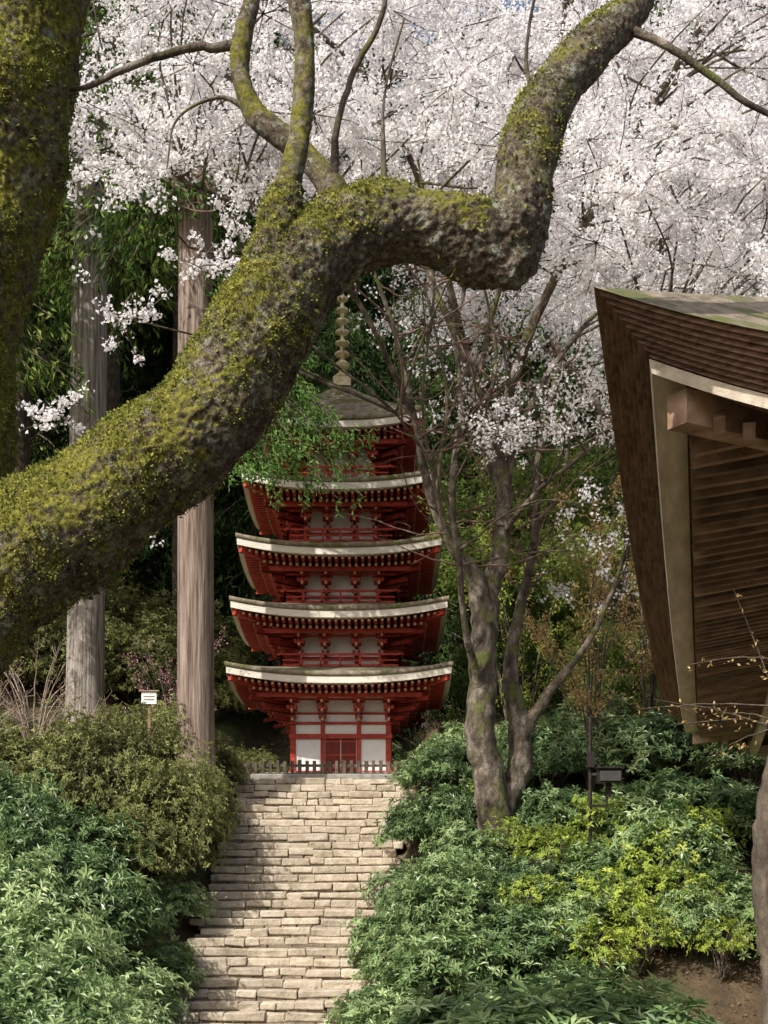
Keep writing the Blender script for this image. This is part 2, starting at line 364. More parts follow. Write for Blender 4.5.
# ------------------------------------------------------------------ temple hall (right)
EXP=2.0
ang=-math.atan2(.22,.975)
L_,W_=9.2,6.0
a_=np.array([math.sin(-ang),math.cos(-ang)]); n_=np.array([math.cos(-ang),-math.sin(-ang)])
O=np.array([1.18,8.0]); C=O+a_*L_+n_*W_
HALL=empty('temple_hall',(C[0],C[1],0),(0,0,ang))
rf,ly,pb,rw,hw=Acc(),Acc(),Acc(),Acc(),Acc()
zb=2.52
for k in range(4):
    el,ed=(W_,L_) if k%2==0 else (L_,W_)
    P=rz(k); LL=.56; RR=2.6 if k%2==0 else 7.0
    roof_side(rf,el,ed,[(0,zb+.37,1)]+[(v,zb+.37+v*.38+.02*v*v,max(0,1-v/4)) for v in (.05,.5,1,2,3,4,5,5.9)],LL,RR,P,nt=60)
    st=[]; nst=9
    for q in range(nst):
        v=.30*(1-q/nst); z0=zb+.06+.31*q/nst; z1=zb+.06+.31*(q+1)/nst
        st+=[(v,z0,1),(v-.004,z1-.004,1)]
    roof_side(ly,el,ed,[(.50,zb+.05,1)]+st+[(0,zb+.37,1)],LL,RR,P,nt=60)
    roof_side(pb,el,ed,[(.50,zb+.02,1),(.31,zb-.03,1),(.295,zb+.05,1)],LL,RR,P,nt=60)
    roof_side(pb,el,ed,[(.62,zb-.03,1),(.53,zb-.05,1),(.525,zb+.03,1)],LL,RR,P,mat=1,nt=60)
    roof_side(rw,el,ed,[(.45,zb+.05,1),(1.6,zb+.28,.7),(3.2,zb+.85,.15)],LL,RR,P,nt=60)
    sp=.17; n=int(2*(el-.35)/sp)
    for q in range(n+1):
        xx=-(el-.35)+2*(el-.35)*q/n; lz=float(lift(el-abs(xx),LL,RR))
        y0=-(ed-.52); hip=-(ed-(el-abs(xx))); y1=min(-(ed-1.65),hip); t=rng.random()
        if y1-y0>.05:
            beam(rw,(xx,y0,zb-.03+lz),(xx,y1,zb+.15+lz*.8),.07,.10,tint=t,post=P)
        y0=-(ed-1.35); y1=min(-(ed-3.0),hip)
        if y1-y0>.05:
            beam(rw,(xx,y0,zb+.04+lz*.8),(xx,y1,zb+.62+lz*.2),.08,.10,tint=t,post=P)
    beam(rw,(-(el-.45),-(ed-.45),zb+.36),(-(el-3.0),-(ed-3.0),zb+.42),.16,.20,tint=.9,post=P)
    beam(pb,(-(el-1.42),-(ed-1.42),zb+.03),((el-1.42),-(ed-1.42),zb+.03),.12,.16,mat=0,post=P)
    beam(rw,(-(el-2.3),-(ed-2.3),zb+.12),((el-2.3),-(ed-2.3),zb+.12),.18,.22,tint=.8,post=P)
    box(hw,(0,-(ed-3.0),(zb-1.9)/2),(2*(el-3.0),.10,zb+.5+1.9),mat=1,post=P)
    m=6
    for q in range(m):
        xx=-(el-3.0)+2*(el-3.0)*q/(m-1)
        box(hw,(xx,-(ed-2.93),.25),(.30,.30,5.0),post=P)
        beam(hw,(xx,-(ed-3.0),zb-.25),(xx,-(ed-2.0),zb-.2),.16,.18,post=P)
        box(hw,(xx,-(ed-2.3),zb-.02),(.8,.16,.16),post=P)
    for zz in (-1.7,.2,1.9): box(hw,(0,-(ed-2.91),zz),(2*(el-2.9),.14,.20),post=P)
box(hw,(0,0,-2.05),(2*(W_-2.2),2*(L_-2.2),.5),mat=0)
rf.obj('bark_roof',[M_bark_roof],HALL,True); ly.obj('bark_edge',[M_layer],HALL); pb.obj('eave_boards',[M_palewood,M_wood],HALL,False)
rw.obj('rafters',[M_wood],HALL); hw.obj('walls_and_posts',[M_wood,M_white],HALL)

# ------------------------------------------------------------------ foreground mossy tree
TR=empty('mossy_old_tree',(0,0,0))
a=Acc()
def pts(*rows): return np.array([(x,y,z,r) for x,z,r,y in rows])
tr=pts((-2.8,-2.45,.62,7.2),(-2.7,-1.0,.48,7.2),(-2.62,0,.42,7.2),(-2.52,.75,.39,7.2),(-2.36,1.4,.41,7.2),(-2.28,2.1,.38,7.2),(-2.24,2.75,.34,7.22),(-2.08,3.35,.34,7.25),(-1.92,4.0,.33,7.2),(-1.84,4.5,.31,7.2),(-1.8,5.0,.29,7.2),(-1.9,6.2,.24,7.3),(-2.1,7.6,.1,7.5))
limb=pts((-2.22,1.55,.34,7.2),(-1.87,1.71,.34,7.15),(-1.62,1.84,.31,7.1),(-1.27,2.08,.265,7.05),(-.92,2.33,.26,7.0),(-.68,2.65,.25,7.0),(-.48,2.98,.23,7.0),(-.22,3.26,.215,7.05),(.08,3.38,.195,7.1),(.33,3.34,.185,7.1),(.555,3.285,.195,7.12),(.655,3.43,.17,7.12),(.705,3.675,.145,7.15),(.79,3.95,.13,7.2),(.93,4.2,.12,7.25),(1.10,4.40,.11,7.3),(1.27,4.62,.10,7.4),(1.45,5.0,.08,7.5),(1.8,5.6,.05,7.6))
b1=pts((-.58,2.98,.12,6.95),(-.535,3.17,.09,6.9),(-.47,3.43,.062,6.88),(-.40,3.75,.055,6.88),(-.385,4.1,.052,6.9),(-.42,4.4,.05,6.92),(-.5,4.8,.045,6.95),(-.55,5.4,.03,7.0))
b2=pts((-.12,3.33,.14,7.15),(-.20,3.47,.10,7.2),(-.30,3.68,.07,7.25),(-.47,3.87,.06,7.28),(-.65,4.02,.055,7.3),(-.73,4.2,.05,7.3),(-.73,4.4,.048,7.3),(-.66,4.72,.042,7.3),(-.6,5.3,.03,7.3))
kn=pts((.5,3.3,.17,7.12),(.62,3.2,.14,7.1),(.70,3.13,.10,7.08))
root=pts((-1.95,1.50,.22,7.1),(-2.2,1.05,.22,7.1),(-2.5,.3,.2,7.1))
for q in (tr,limb,b1,b2,kn,root): tube(a,q,28,8,cap=True)
me=a.mesh('tmp',[M_moss]); o=mkobj('tmp',me)
m=o.modifiers.new('r','REMESH'); m.mode='VOXEL'; m.voxel_size=.012
m=o.modifiers.new('s','SMOOTH'); m.factor=.5; m.iterations=12
dg=bpy.context.evaluated_depsgraph_get(); nm=bpy.data.meshes.new_from_object(o.evaluated_get(dg))
bpy.data.objects.remove(o)
nv=len(nm.vertices); co=np.zeros(nv*3,np.float32); nm.vertices.foreach_get('co',co); co=co.reshape(-1,3)
no=np.zeros(nv*3,np.float32); nm.vertices.foreach_get('normal',no); no=no.reshape(-1,3)
disp=np.array([ .045*mnoise.noise(Vector(c)*2.6)+.018*mnoise.noise(Vector(c)*7)+.016*abs(mnoise.noise(Vector(c)*17))+.013*mnoise.noise(Vector(c)*38)+.007*mnoise.noise(Vector(c)*80) for c in co.tolist()])
rad=np.where((co[:,2]>3.45)&(co[:,0]>-.95)&(co[:,0]<-.15),.28,1.0); rad=np.where((co[:,0]>.6)&(co[:,2]>3.55),.55,rad)
co2=co+no*(disp*rad)[:,None]
nm.vertices.foreach_set('co',co2.ravel().astype(np.float32)); nm.polygons.foreach_set('use_smooth',np.ones(len(nm.polygons),bool)); nm.update()
nm.materials.clear(); nm.materials.append(M_moss); mkobj('trunk_and_limb',nm,TR)
a=Acc()
for q in (pts((-.73,4.38,.03,7.3),(-.97,4.36,.022,7.28),(-1.22,4.275,.02,7.25),(-1.5,4.12,.014,7.2),(-1.62,4.10,.006,7.2)),
          pts((1.20,4.52,.03,7.35),(1.42,4.40,.022,7.3),(1.63,4.27,.02,7.3),(1.92,4.06,.016,7.3),(2.3,3.9,.01,7.3)),
          pts((-.25,3.62,.03,7.22),(-.24,3.9,.018,7.2),(-.15,4.2,.016,7.2),(-.02,4.45,.014,7.2),(.05,4.8,.01,7.2)),
          pts((.0,3.55,.02,7.1),(-.0,4.0,.007,7.1),(.1,4.4,.006,7.1)),
          pts((-.68,4.05,.02,7.3),(-.85,4.12,.01,7.3),(-1.05,3.95,.006,7.2),(-1.1,3.7,.004,7.2)),
          pts((.80,3.95,.02,7.2),(.72,4.25,.01,7.2),(.78,4.7,.008,7.2)),
          pts((-1.6,4.4,.03,7.2),(-1.48,4.6,.02,7.2),(-1.3,4.75,.012,7.2))):
    tube(a,q,8,6,wob=.15)
a.obj('thin_branches',[M_cherry],TR,True)
a=Acc(); n=330000
idx=rng.integers(0,nv,n); p=co2[idx]; nn=no[idx]
dens=np.array([mnoise.noise(Vector(c)*2.6)+.6*mnoise.noise(Vector(c)*9) for c in p.tolist()])
keep=(dens+nn[:,2]*.5+.05-.16*p[:,0]+rng.normal(0,.22,n)>.24)&(rad[idx]>.4)&(p[:,2]>-.5)
p=p[keep];nn=nn[keep];k=len(p)
cl=np.array([mnoise.noise(Vector(c)*14) for c in p.tolist()])
d=nn*.6+rng.normal(0,.7,(k,3)); d[:,2]-=.1
sz=rng.uniform(.007,.016,k)*(1+.8*np.maximum(cl,0))
leaves(a,p+nn*rng.uniform(0,.012,(k,1)),d,sz,sz*.75,np.clip(.45+cl*.8+rng.normal(0,.20,k),0,1))
n=6000; idx=rng.integers(0,nv,n); p=co2[idx]; nn=no[idx]
cl=np.array([mnoise.noise(Vector(c)*3.5+Vector((9,0,0))) for c in p.tolist()]); kp=(cl-.15*p[:,0]>.12)&(rad[idx]>.4); p=p[kp];nn=nn[kp];k=len(p)
d=nn*.5+rng.normal(0,.6,(k,3)); d[:,2]-=.4
leaves(a,p+nn*.01,d,rng.uniform(.02,.04,k),.018,np.clip(rng.normal(.3,.2,k),0,1))
a.obj('moss_and_ferns',[L_moss],TR)

# ------------------------------------------------------------------ cherry tree (right of the stairs)
CH=empty('cherry_tree',(0,0,0))
limbs=[
 pts((2.32,.0,.50,27),(2.2,.9,.38,27),(2.05,1.9,.32,27),(1.84,3.04,.29,27),(1.86,4.18,.27,27),(1.88,5.3,.25,27),(1.73,6.08,.17,26.9),(1.25,6.75,.115,26.8),(.87,7.6,.085,26.7),(.59,8.9,.065,26.5),(.3,10.1,.05,26.3),(0,11.0,.04,26),(-.6,12.3,.03,25.6)),
 pts((1.88,5.0,.22,27),(2.05,6.0,.20,27.1),(2.25,6.84,.18,27.2),(2.3,7.8,.16,27.3),(2.1,8.9,.13,27.4),(1.63,10.45,.10,27.6),(1.1,11.7,.07,27.8),(.4,13.4,.05,28),(-.8,15,.03,28)),
 pts((2.3,7.6,.10,27.3),(2.55,8.9,.075,27.6),(3.2,10.3,.06,28),(4.1,11.6,.045,28.5),(5.2,12.8,.03,29)),
 pts((1.45,6.5,.08,26.8),(1.3,7.4,.07,27.2),(1.38,8.6,.065,27.6),(1.52,9.9,.055,28),(1.45,11.4,.045,28.4),(1.9,13.5,.03,28.8)),
 pts((2.15,1.6,.28,27.1),(2.6,2.5,.25,27.4),(2.62,3.5,.20,27.5),(2.45,4.4,.15,27.6),(2.65,5.6,.11,27.9),(3.0,7.2,.08,28.2),(3.1,9,.06,28.5),(3.6,11,.04,28.8)),
 pts((2.6,3.0,.15,27.4),(3.1,3.9,.10,27.2),(3.9,4.94,.06,27),(4.5,6.4,.04,26.8),(4.7,7.8,.02,26.6)),
 pts((2.1,8.7,.11,27.4),(2.8,10.8,.09,26.6),(4.1,13.0,.07,25.5),(5.6,15.2,.05,24.5),(7,16.5,.03,24)),
 pts((1.63,10.3,.08,27.6),(.9,12.4,.06,26),(-.2,14.0,.05,24.5),(-1.8,14.8,.04,23.5),(-3.6,15.0,.03,22.8)),
 pts((.55,9.0,.05,26.5),(-.5,10.6,.045,25),(-1.8,11.4,.035,24),(-3.2,11.6,.02,23)),
 pts((2.25,7.0,.06,27.2),(2.9,7.6,.045,26.2),(3.8,8.2,.035,25.5),(4.8,9.4,.02,25)),
 pts((1.2,6.8,.05,26.8),(.7,9,.03,26),(.9,11,.025,25.6),(.6,13,.02,25)),
 pts((1.7,9.6,.05,27.6),(2.2,11.6,.045,26.8),(2.9,13.6,.035,26),(3.2,15.8,.025,25)),
 pts((1.86,3.9,.10,26.9),(1.5,5,.065,26.2),(1.3,6.6,.05,25.8),(.9,7.6,.03,25.2),(.2,8.4,.02,24.5)),
 pts((1.75,5.9,.06,26.9),(1.0,7.3,.04,26.2),(1.15,9.2,.03,26),(.75,11.2,.02,26)),
 pts((2.25,7.6,.06,27.2),(1.85,8.8,.04,26.8),(2.1,10.2,.035,26.6),(1.7,12.2,.02,26.6)),
]
a=Acc()
for q in limbs: tube(a,q,14,5,wob=.10)
nodes=np.concatenate([catmull(q,6) for q in limbs]); nodes=nodes[nodes[:,2]>6.0]
for _ in range(150):
    q=nodes[rng.integers(0,len(nodes))]
    if q[2]>13: continue
    s=q[:3]; v=norm(np.array([rng.normal(.35,.8),rng.normal(-.1,.6),rng.uniform(.2,1.1)])); L=rng.uniform(.9,2.4); e=s+v*L; m_=(s+e)/2+rng.normal(0,.12,3)+np.array([0,0,-.1])
    tube(a,np.array([(*s,.022),(*m_,.014),(*e,.005)]),4,4,wob=.8,mat=1)
    for _ in range(3):
        t=rng.uniform(.3,.95); b0=s*(1-t)+e*t; e2=b0+norm(v+rng.normal(0,.6,3))*rng.uniform(.3,.8); tube(a,np.array([(*b0,.009),(*((b0+e2)/2+rng.normal(0,.04,3)),.006),(*e2,.003)]),3,2,mat=1)
fl_p=[];
def cluster(c,R,ntw,nfl,spread=.16):
    d=np.linalg.norm(nodes[:,:3]-c,axis=1)+np.where(nodes[:,2]>c[2],2.5,0); k=np.argmin(d); s=nodes[k,:3]
    mid=(s+c)/2+rng.normal(0,.35,3)+np.array([0,0,.3]); 
    if d[k]<6: tube(a,np.array([(*s,.028),(*mid,.018),(*c,.010)]),5,4,wob=.6)
    for _ in range(ntw):
        v=rng.normal(0,1,3); v/=np.linalg.norm(v); e=c+v*R*np.array([1.25,1.25,.75])*rng.uniform(.6,1.1)
        m=(c+e)/2+rng.normal(0,.12,3)
        tube(a,np.array([(*c,.010),(*m,.007),(*e,.003)]),3,2)
        t=rng.uniform(.1,1.05,nfl)[:,None]
        P=(1-t)**2*c+2*t*(1-t)*m+t*t*e
        ub=P[rng.integers(0,nfl,max(4,nfl//9))][rng.integers(0,max(4,nfl//9),nfl)]
        P=ub+rng.normal(0,spread*.42,(nfl,3)); fl_p.append(P)
cnt=0
while cnt<225:
    x=rng.uniform(-5.6,9.0); y=rng.uniform(19,32); z=rng.uniform(8,22)
    el=z/y
    lo=.51 if x<-2 else (.49 if x<2.2 else (.43 if x<4 else .36))
    if el<lo or el>.68: continue
    if x/y<-.17 and rng.random()<.5: continue
    cluster(np.array([x,y,z]),rng.uniform(.8,1.35),12,95); cnt+=1
for _ in range(34):
    x=rng.uniform(1.6,6.2); y=rng.uniform(23,29); z=y*rng.uniform(.20,.44)
    if x<3.0: z=max(z,y*.33)
    cluster(np.array([x,y,z]),rng.uniform(.7,1.1),6,24,spread=.12)
for c in [(-4.4,20,10.2),(-3.6,19,9.6),(-5.0,22,11.5),(-3.8,20.5,8.4),(-4.8,21,7.2),(-2.6,20,8.9),(-3.9,20,5.6),(-2.2,21,10),(-1.6,22,10.8)]:
    cluster(np.array(c,float),.8,8,45,spread=.11)
M_rtw=surf('reddish_twig',[(.10,.06,.045),(.24,.155,.12)],scale=8,bump=0)
a.obj('trunk_and_branches',[M_cherry,M_rtw],CH,True)
P=np.concatenate(fl_p); n=len(P); f=Acc()
sz=rng.uniform(.045,.080,n)
leaves(f,P,rng.normal(0,1,(n,3)),sz,sz*.9,np.clip(rng.beta(2.2,1.4,n),0,1),fold=.12)
f.obj('blossoms',[L_blossom],CH); print('flowers',n)
CH2=empty('cherry_tree',(7.2,37,float(H(7.2,37)))); S=Acc(); f=Acc()
tube(S,np.array([(0,0,-.3,.4),(.1,0,3,.3),(-.2,.2,6,.25),(-1,0,9,.15),(-3,0,12,.08)]),12,6,wob=.1)
tube(S,np.array([(-.2,.2,6,.2),(1,0,9,.13),(2.2,.5,13,.06)]),8,6,wob=.2)
tube(S,np.array([(-.6,.1,7.5,.15),(-.4,-.5,11,.1),(.2,-1,16,.05)]),8,6,wob=.2)
ctr=[]
while len(ctr)<150:
    c=np.array([rng.uniform(-8,5.5),rng.uniform(-3.5,3),rng.uniform(7,21)]); 
    if c[2]<10.5-c[0]*.35 or c[2]>23: continue
    ctr.append(c)
for c in ctr:
    n=560; u=rng.normal(0,1,(34,3))*np.array([.95,.9,.55])+c; g=u[rng.integers(0,34,n)]+rng.normal(0,.16,(n,3))
    sz=rng.uniform(.075,.12,n); leaves(f,g,rng.normal(0,1,(n,3)),sz,sz*.9,np.clip(rng.beta(2.2,1.4,n),0,1),fold=.12)
S.obj('trunk_and_branches',[M_cherry],CH2,True); f.obj('blossoms',[L_blossom],CH2)

# ------------------------------------------------------------------ cedars
def cedar_crown(name,h0,h1,rad,nb,ln=.24,seed=0,per=90,mat=None,droop=1.0):
    global rng
    keep=rng; rng=np.random.default_rng(seed); A=Acc()
    for _ in range(nb):
        t=rng.random()**.9; z=h0+(h1-h0)*t; R=rad*(1-.75*t)*rng.uniform(.6,1.15); th=rng.uniform(0,2*math.pi)
        o=np.array([0,0,z]); dv=np.array([math.cos(th),math.sin(th),0])
        p1=o+dv*R*.5+np.array([0,0,.25*R*.4]); p2=o+dv*R+np.array([0,0,-R*.22*droop])
        tube(A,np.array([(*o,.05),(*p1,.03),(*p2,.01)]),3,2,mat=1)
        s=rng.uniform(.2,1.02,per)[:,None]; Q=(1-s)**2*o+2*s*(1-s)*p1+s*s*p2
        g=Q[rng.integers(0,per,12)]+rng.normal(0,1,(12,3))*np.array([.34,.34,.14]); gi=rng.integers(0,12,per)
        drop=rng.random(per)
        B_=g[gi]+rng.normal(0,.11,(per,3)); B_[:,2]-=drop*.45
        d=dv*.5+rng.normal(0,.45,(per,3)); d[:,2]-=.55+drop*.5
        tt=np.clip(rng.normal(.50,.18)+rng.normal(0,.14,per)-drop*.15,0,1)
        leaves(A,B_,d,ln*rng.uniform(.6,1.3,per),.065,tt,0)
    me=A.mesh(name,[mat or L_cedar,M_dbark]); rng=keep
    return me
crA=cedar_crown('cedar_crown',12.5,26,4.0,210,seed=3)
crB=cedar_crown('cedar_crown_b',9.5,24,3.4,200,seed=5)
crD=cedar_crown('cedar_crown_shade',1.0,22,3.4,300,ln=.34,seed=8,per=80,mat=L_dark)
def cedar(x,y,r,h,cr,mat,rot,zs=1,lean=0,nm_='cedar_tree'):
    zg=float(H(x,y))-.3; T=empty(nm_,(x,y,zg))
    A=Acc(); 
    tube(A,np.array([(0,0,0,r*1.5),(0,0,.8,r*1.15),(lean*.1,0,3,r),(lean*.5,0,h*.5,r*.9),(lean,0,h,r*.35)]),26,10)
    A.obj('trunk',[mat],T,True)
    mkobj('crown',cr,T,(lean*.5,0,0),(0,0,rot),(1,1,zs))
    return T
cedar(-8.0,38,.50,28,crA,M_cedarA,.3,lean=.3)
NB=cedar(-4.0,30.2,.39,26,crA,M_cedarB,1.3)
for (x,y,r,cr,rot) in [(-13,37,.4,crB,2),(-11,42.5,.45,crA,4),(-6.35,45,.35,crA,5),(-8.6,45,.26,crA,2.2),(-10.4,33.5,.3,crB,1.1),(9.5,47,.5,crA,2.9),(14,44,.45,crB,1.4)]:  # cedars out of view on the left are added to shade the forest
    cedar(x,y,r,27,cr,M_dbark,rot)  # dark bark colour carries the shade on these rear trunks
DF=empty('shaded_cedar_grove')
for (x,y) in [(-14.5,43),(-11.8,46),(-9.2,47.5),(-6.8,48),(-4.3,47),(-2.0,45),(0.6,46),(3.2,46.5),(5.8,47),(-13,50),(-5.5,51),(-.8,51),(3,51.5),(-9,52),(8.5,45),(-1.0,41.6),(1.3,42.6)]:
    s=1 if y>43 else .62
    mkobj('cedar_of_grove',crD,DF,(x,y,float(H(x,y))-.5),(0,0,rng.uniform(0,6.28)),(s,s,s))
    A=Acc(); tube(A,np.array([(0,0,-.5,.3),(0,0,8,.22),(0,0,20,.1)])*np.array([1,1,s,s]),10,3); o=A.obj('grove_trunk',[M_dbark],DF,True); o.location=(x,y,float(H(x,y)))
A=Acc()
for _ in range(44):
    z=rng.uniform(8.3,12.6); th=rng.uniform(-.75,.15); R=rng.uniform(1.6,3.7)*(1-.13*abs(z-9.3))
    z0=z-float(NB.location.z)
    o_=np.array([0,0,z0+1.0]); dv=np.array([math.cos(th),math.sin(th)*.6-.25,0]); p1=o_+dv*R*.55+np.array([0,0,.1]); p2=o_+dv*R+np.array([0,0,-.40*R])
    tube(A,np.array([(*o_,.035),(*p1,.022),(*p2,.006)]),4,4,mat=1)
    per=210; s=rng.uniform(.45,1.05,per)[:,None]; Q=(1-s)**2*o_+2*s*(1-s)*p1+s*s*p2
    g=Q[rng.integers(0,per,12)]+rng.normal(0,1,(12,3))*np.array([.2,.2,.1]); gi=rng.integers(0,12,per); dr=rng.random(per)
    B_=g[gi]+rng.normal(0,.06,(per,3)); B_[:,2]-=dr*.32; d=dv*.4+rng.normal(0,.5,(per,3)); d[:,2]-=.6
    leaves(A,B_,d,.13*rng.uniform(.6,1.3,per),.042,np.clip(.5+rng.normal(0,.2,per)-dr*.2,0,1))
A.obj('lower_boughs',[L_hinoki,M_dbark],NB)

# ------------------------------------------------------------------ background forest
def broad(name,seed,n=13000,sz=.19):
    global rng
    keep=rng; rng=np.random.default_rng(seed); A=Acc()
    nc=60; ctr=rng.normal(0,1,(nc,3)); ctr=norm(ctr)*rng.uniform(.45,1,(nc,1))*np.array([3.2,3.2,4.0])+np.array([0,0,7.0])
    ci=rng.integers(0,nc,n); cr=rng.uniform(.6,1.2,nc)[ci][:,None]
    v=norm(rng.normal(0,1,(n,3)))*rng.uniform(.5,1,(n,1))*cr*np.array([1,1,.6])
    lum=rng.normal(0,.12,nc)[ci]
    leaves(A,ctr[ci]+v,rng.normal(0,1,(n,3))+v,sz*rng.uniform(.6,1.3,n),sz*.6,np.clip(.45+lum+rng.normal(0,.1,n),0,1),0)
    tube(A,np.array([(0,0,0,.2),(.1,0,4,.15),(-.2,.1,8,.1),(0,0,11,.03)]),8,3,mat=1)
    for _ in range(20):
        c=ctr[_]; tube(A,np.array([(0,0,max(3,c[2]-3.5),.06),(*(c*np.array([.5,.5,1])-np.array([0,0,.8])),.04),(*c,.015)]),4,2,mat=1)
    me=A.mesh(name,[L_forest,M_dbark]); rng=keep; return me
BR=[broad('broadleaf_a',11),broad('broadleaf_b',12),broad('broadleaf_c',13)]
FO=empty('distant_forest')
for row,y in enumerate((56,68,82)):
    w=y*.30+4
    for x in np.arange(-w,w,5.6+row*.5):
        xx=x+rng.normal(0,1.0); yy=y+rng.normal(0,1.2)
        s=rng.uniform(.95,1.35)*(1+row*.06)
        mkobj('forest_tree',BR[rng.integers(0,3)],FO,(xx,yy,float(H(xx,yy))-.5),(0,0,rng.uniform(0,6.28)),(s,s,s*rng.uniform(.9,1.2)))
for (x,y,s) in [(3.6,37.5,.60),(6.2,36.2,.72),(4.2,41,.85),(8.5,35,.7),(5.4,33.6,.42),(9.8,38.5,.9),(2.2,43.5,.8),(-13.5,27,.8),(-10.5,30.5,.45)]:
    mkobj('young_broadleaf_tree',BR[rng.integers(0,3)],None,(x,y,float(H(x,y))-.3),(0,0,rng.uniform(0,6.28)),(s,s,s))

# ------------------------------------------------------------------ shrubs
def shrub_mesh(name,seed,mat,nw=1000,per=7,ll=.14,lw=.042,flat=.72):
    global rng
    keep=rng; rng=np.random.default_rng(seed); A=Acc()
    v=norm(rng.normal(0,1,(nw*2,3))); v=v[v[:,2]>-.25][:nw]; nw=len(v)
    lump=np.array([mnoise.noise(Vector(q)*2.1+Vector((seed*7,0,0)))*.55+mnoise.noise(Vector(q)*5+Vector((seed,3,0)))*.38 for q in v.tolist()])
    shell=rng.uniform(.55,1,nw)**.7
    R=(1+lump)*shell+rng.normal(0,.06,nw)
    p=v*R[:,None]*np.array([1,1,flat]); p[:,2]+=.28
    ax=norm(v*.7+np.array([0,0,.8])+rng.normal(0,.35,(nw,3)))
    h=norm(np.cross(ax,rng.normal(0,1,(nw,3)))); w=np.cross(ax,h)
    tw=np.clip(.42+lump*.3+(shell-.85)*1.2+rng.normal(0,.14,nw),0,1)  # inner whorls darker, outer lighter: shade and highlights put into leaf tint
    for q in range(per):
        th=2*math.pi*q/per+rng.normal(0,.25,nw)
        d=h*np.cos(th)[:,None]+w*np.sin(th)[:,None]+ax*rng.uniform(.0,.8,(nw,1)); d[:,2]-=.12
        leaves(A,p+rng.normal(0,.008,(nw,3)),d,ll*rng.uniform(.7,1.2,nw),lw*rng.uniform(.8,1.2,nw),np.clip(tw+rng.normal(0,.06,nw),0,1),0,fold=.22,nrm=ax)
    for _ in range(22):
        q=p[rng.integers(0,nw)]; tube(A,np.array([(rng.normal(0,.08),rng.normal(0,.08),-.5,.025),(q[0]*.4,q[1]*.4,q[2]*.4,.018),(*q,.008)]),4,3,mat=1)
    me=A.mesh(name,[mat,M_dbark]); rng=keep; return me
RH=[shrub_mesh('rhododendron_'+c,s,L_rhodo,nw=900,ll=l,lw=w_) for c,s,l,w_ in (('a',21,.14,.042),('b',22,.125,.038),('c',23,.15,.045),('d',24,.13,.036))]
AZ=[shrub_mesh('azalea_'+c,s,L_azalea,nw=2600,per=6,ll=.07,lw=.028,flat=.8) for c,s in (('a',31),('b',32))]
YL=[shrub_mesh('young_shrub_'+c,s,L_yel,nw=260,per=6,ll=.12,lw=.045) for c,s in (('a',41),('b',42))]
RS=[shrub_mesh('rhododendron_near',51,L_rhodo,nw=300,per=8,ll=.34,lw=.09)]
def shrub(name,me,x,y,s,sz=None,dz=0):
    sz=sz or s
    mkobj(name,me,None,(x,y,float(H(x,y))+.1+dz),(rng.normal(0,.1),rng.normal(0,.1),rng.uniform(0,6.28)),(s,s*rng.uniform(.9,1.1),sz))
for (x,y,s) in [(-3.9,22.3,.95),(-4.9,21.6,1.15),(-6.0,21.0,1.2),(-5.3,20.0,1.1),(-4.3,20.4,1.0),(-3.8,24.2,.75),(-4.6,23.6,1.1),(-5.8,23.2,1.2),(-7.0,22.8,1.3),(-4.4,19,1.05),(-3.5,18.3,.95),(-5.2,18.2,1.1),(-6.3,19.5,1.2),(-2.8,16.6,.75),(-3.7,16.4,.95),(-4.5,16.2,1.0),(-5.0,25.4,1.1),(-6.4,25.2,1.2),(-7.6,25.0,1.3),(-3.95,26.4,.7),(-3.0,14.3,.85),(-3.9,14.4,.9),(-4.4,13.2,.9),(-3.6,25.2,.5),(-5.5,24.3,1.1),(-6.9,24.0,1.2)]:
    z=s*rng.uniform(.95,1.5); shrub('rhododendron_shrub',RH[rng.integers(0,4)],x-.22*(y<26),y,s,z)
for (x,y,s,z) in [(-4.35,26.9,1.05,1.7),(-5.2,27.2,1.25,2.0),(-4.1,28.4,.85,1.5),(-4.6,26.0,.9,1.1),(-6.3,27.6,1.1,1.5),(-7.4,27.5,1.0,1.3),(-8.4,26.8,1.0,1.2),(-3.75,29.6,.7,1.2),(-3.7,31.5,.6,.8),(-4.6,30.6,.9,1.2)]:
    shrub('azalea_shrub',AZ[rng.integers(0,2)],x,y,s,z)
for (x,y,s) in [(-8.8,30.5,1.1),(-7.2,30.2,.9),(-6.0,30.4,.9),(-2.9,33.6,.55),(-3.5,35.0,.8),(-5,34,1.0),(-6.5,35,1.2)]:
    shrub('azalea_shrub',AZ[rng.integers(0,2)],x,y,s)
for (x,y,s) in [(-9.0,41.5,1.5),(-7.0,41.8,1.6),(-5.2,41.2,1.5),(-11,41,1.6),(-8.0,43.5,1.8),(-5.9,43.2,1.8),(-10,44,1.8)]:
    shrub('azalea_shrub',AZ[rng.integers(0,2)],x,y,s,s*1.3)
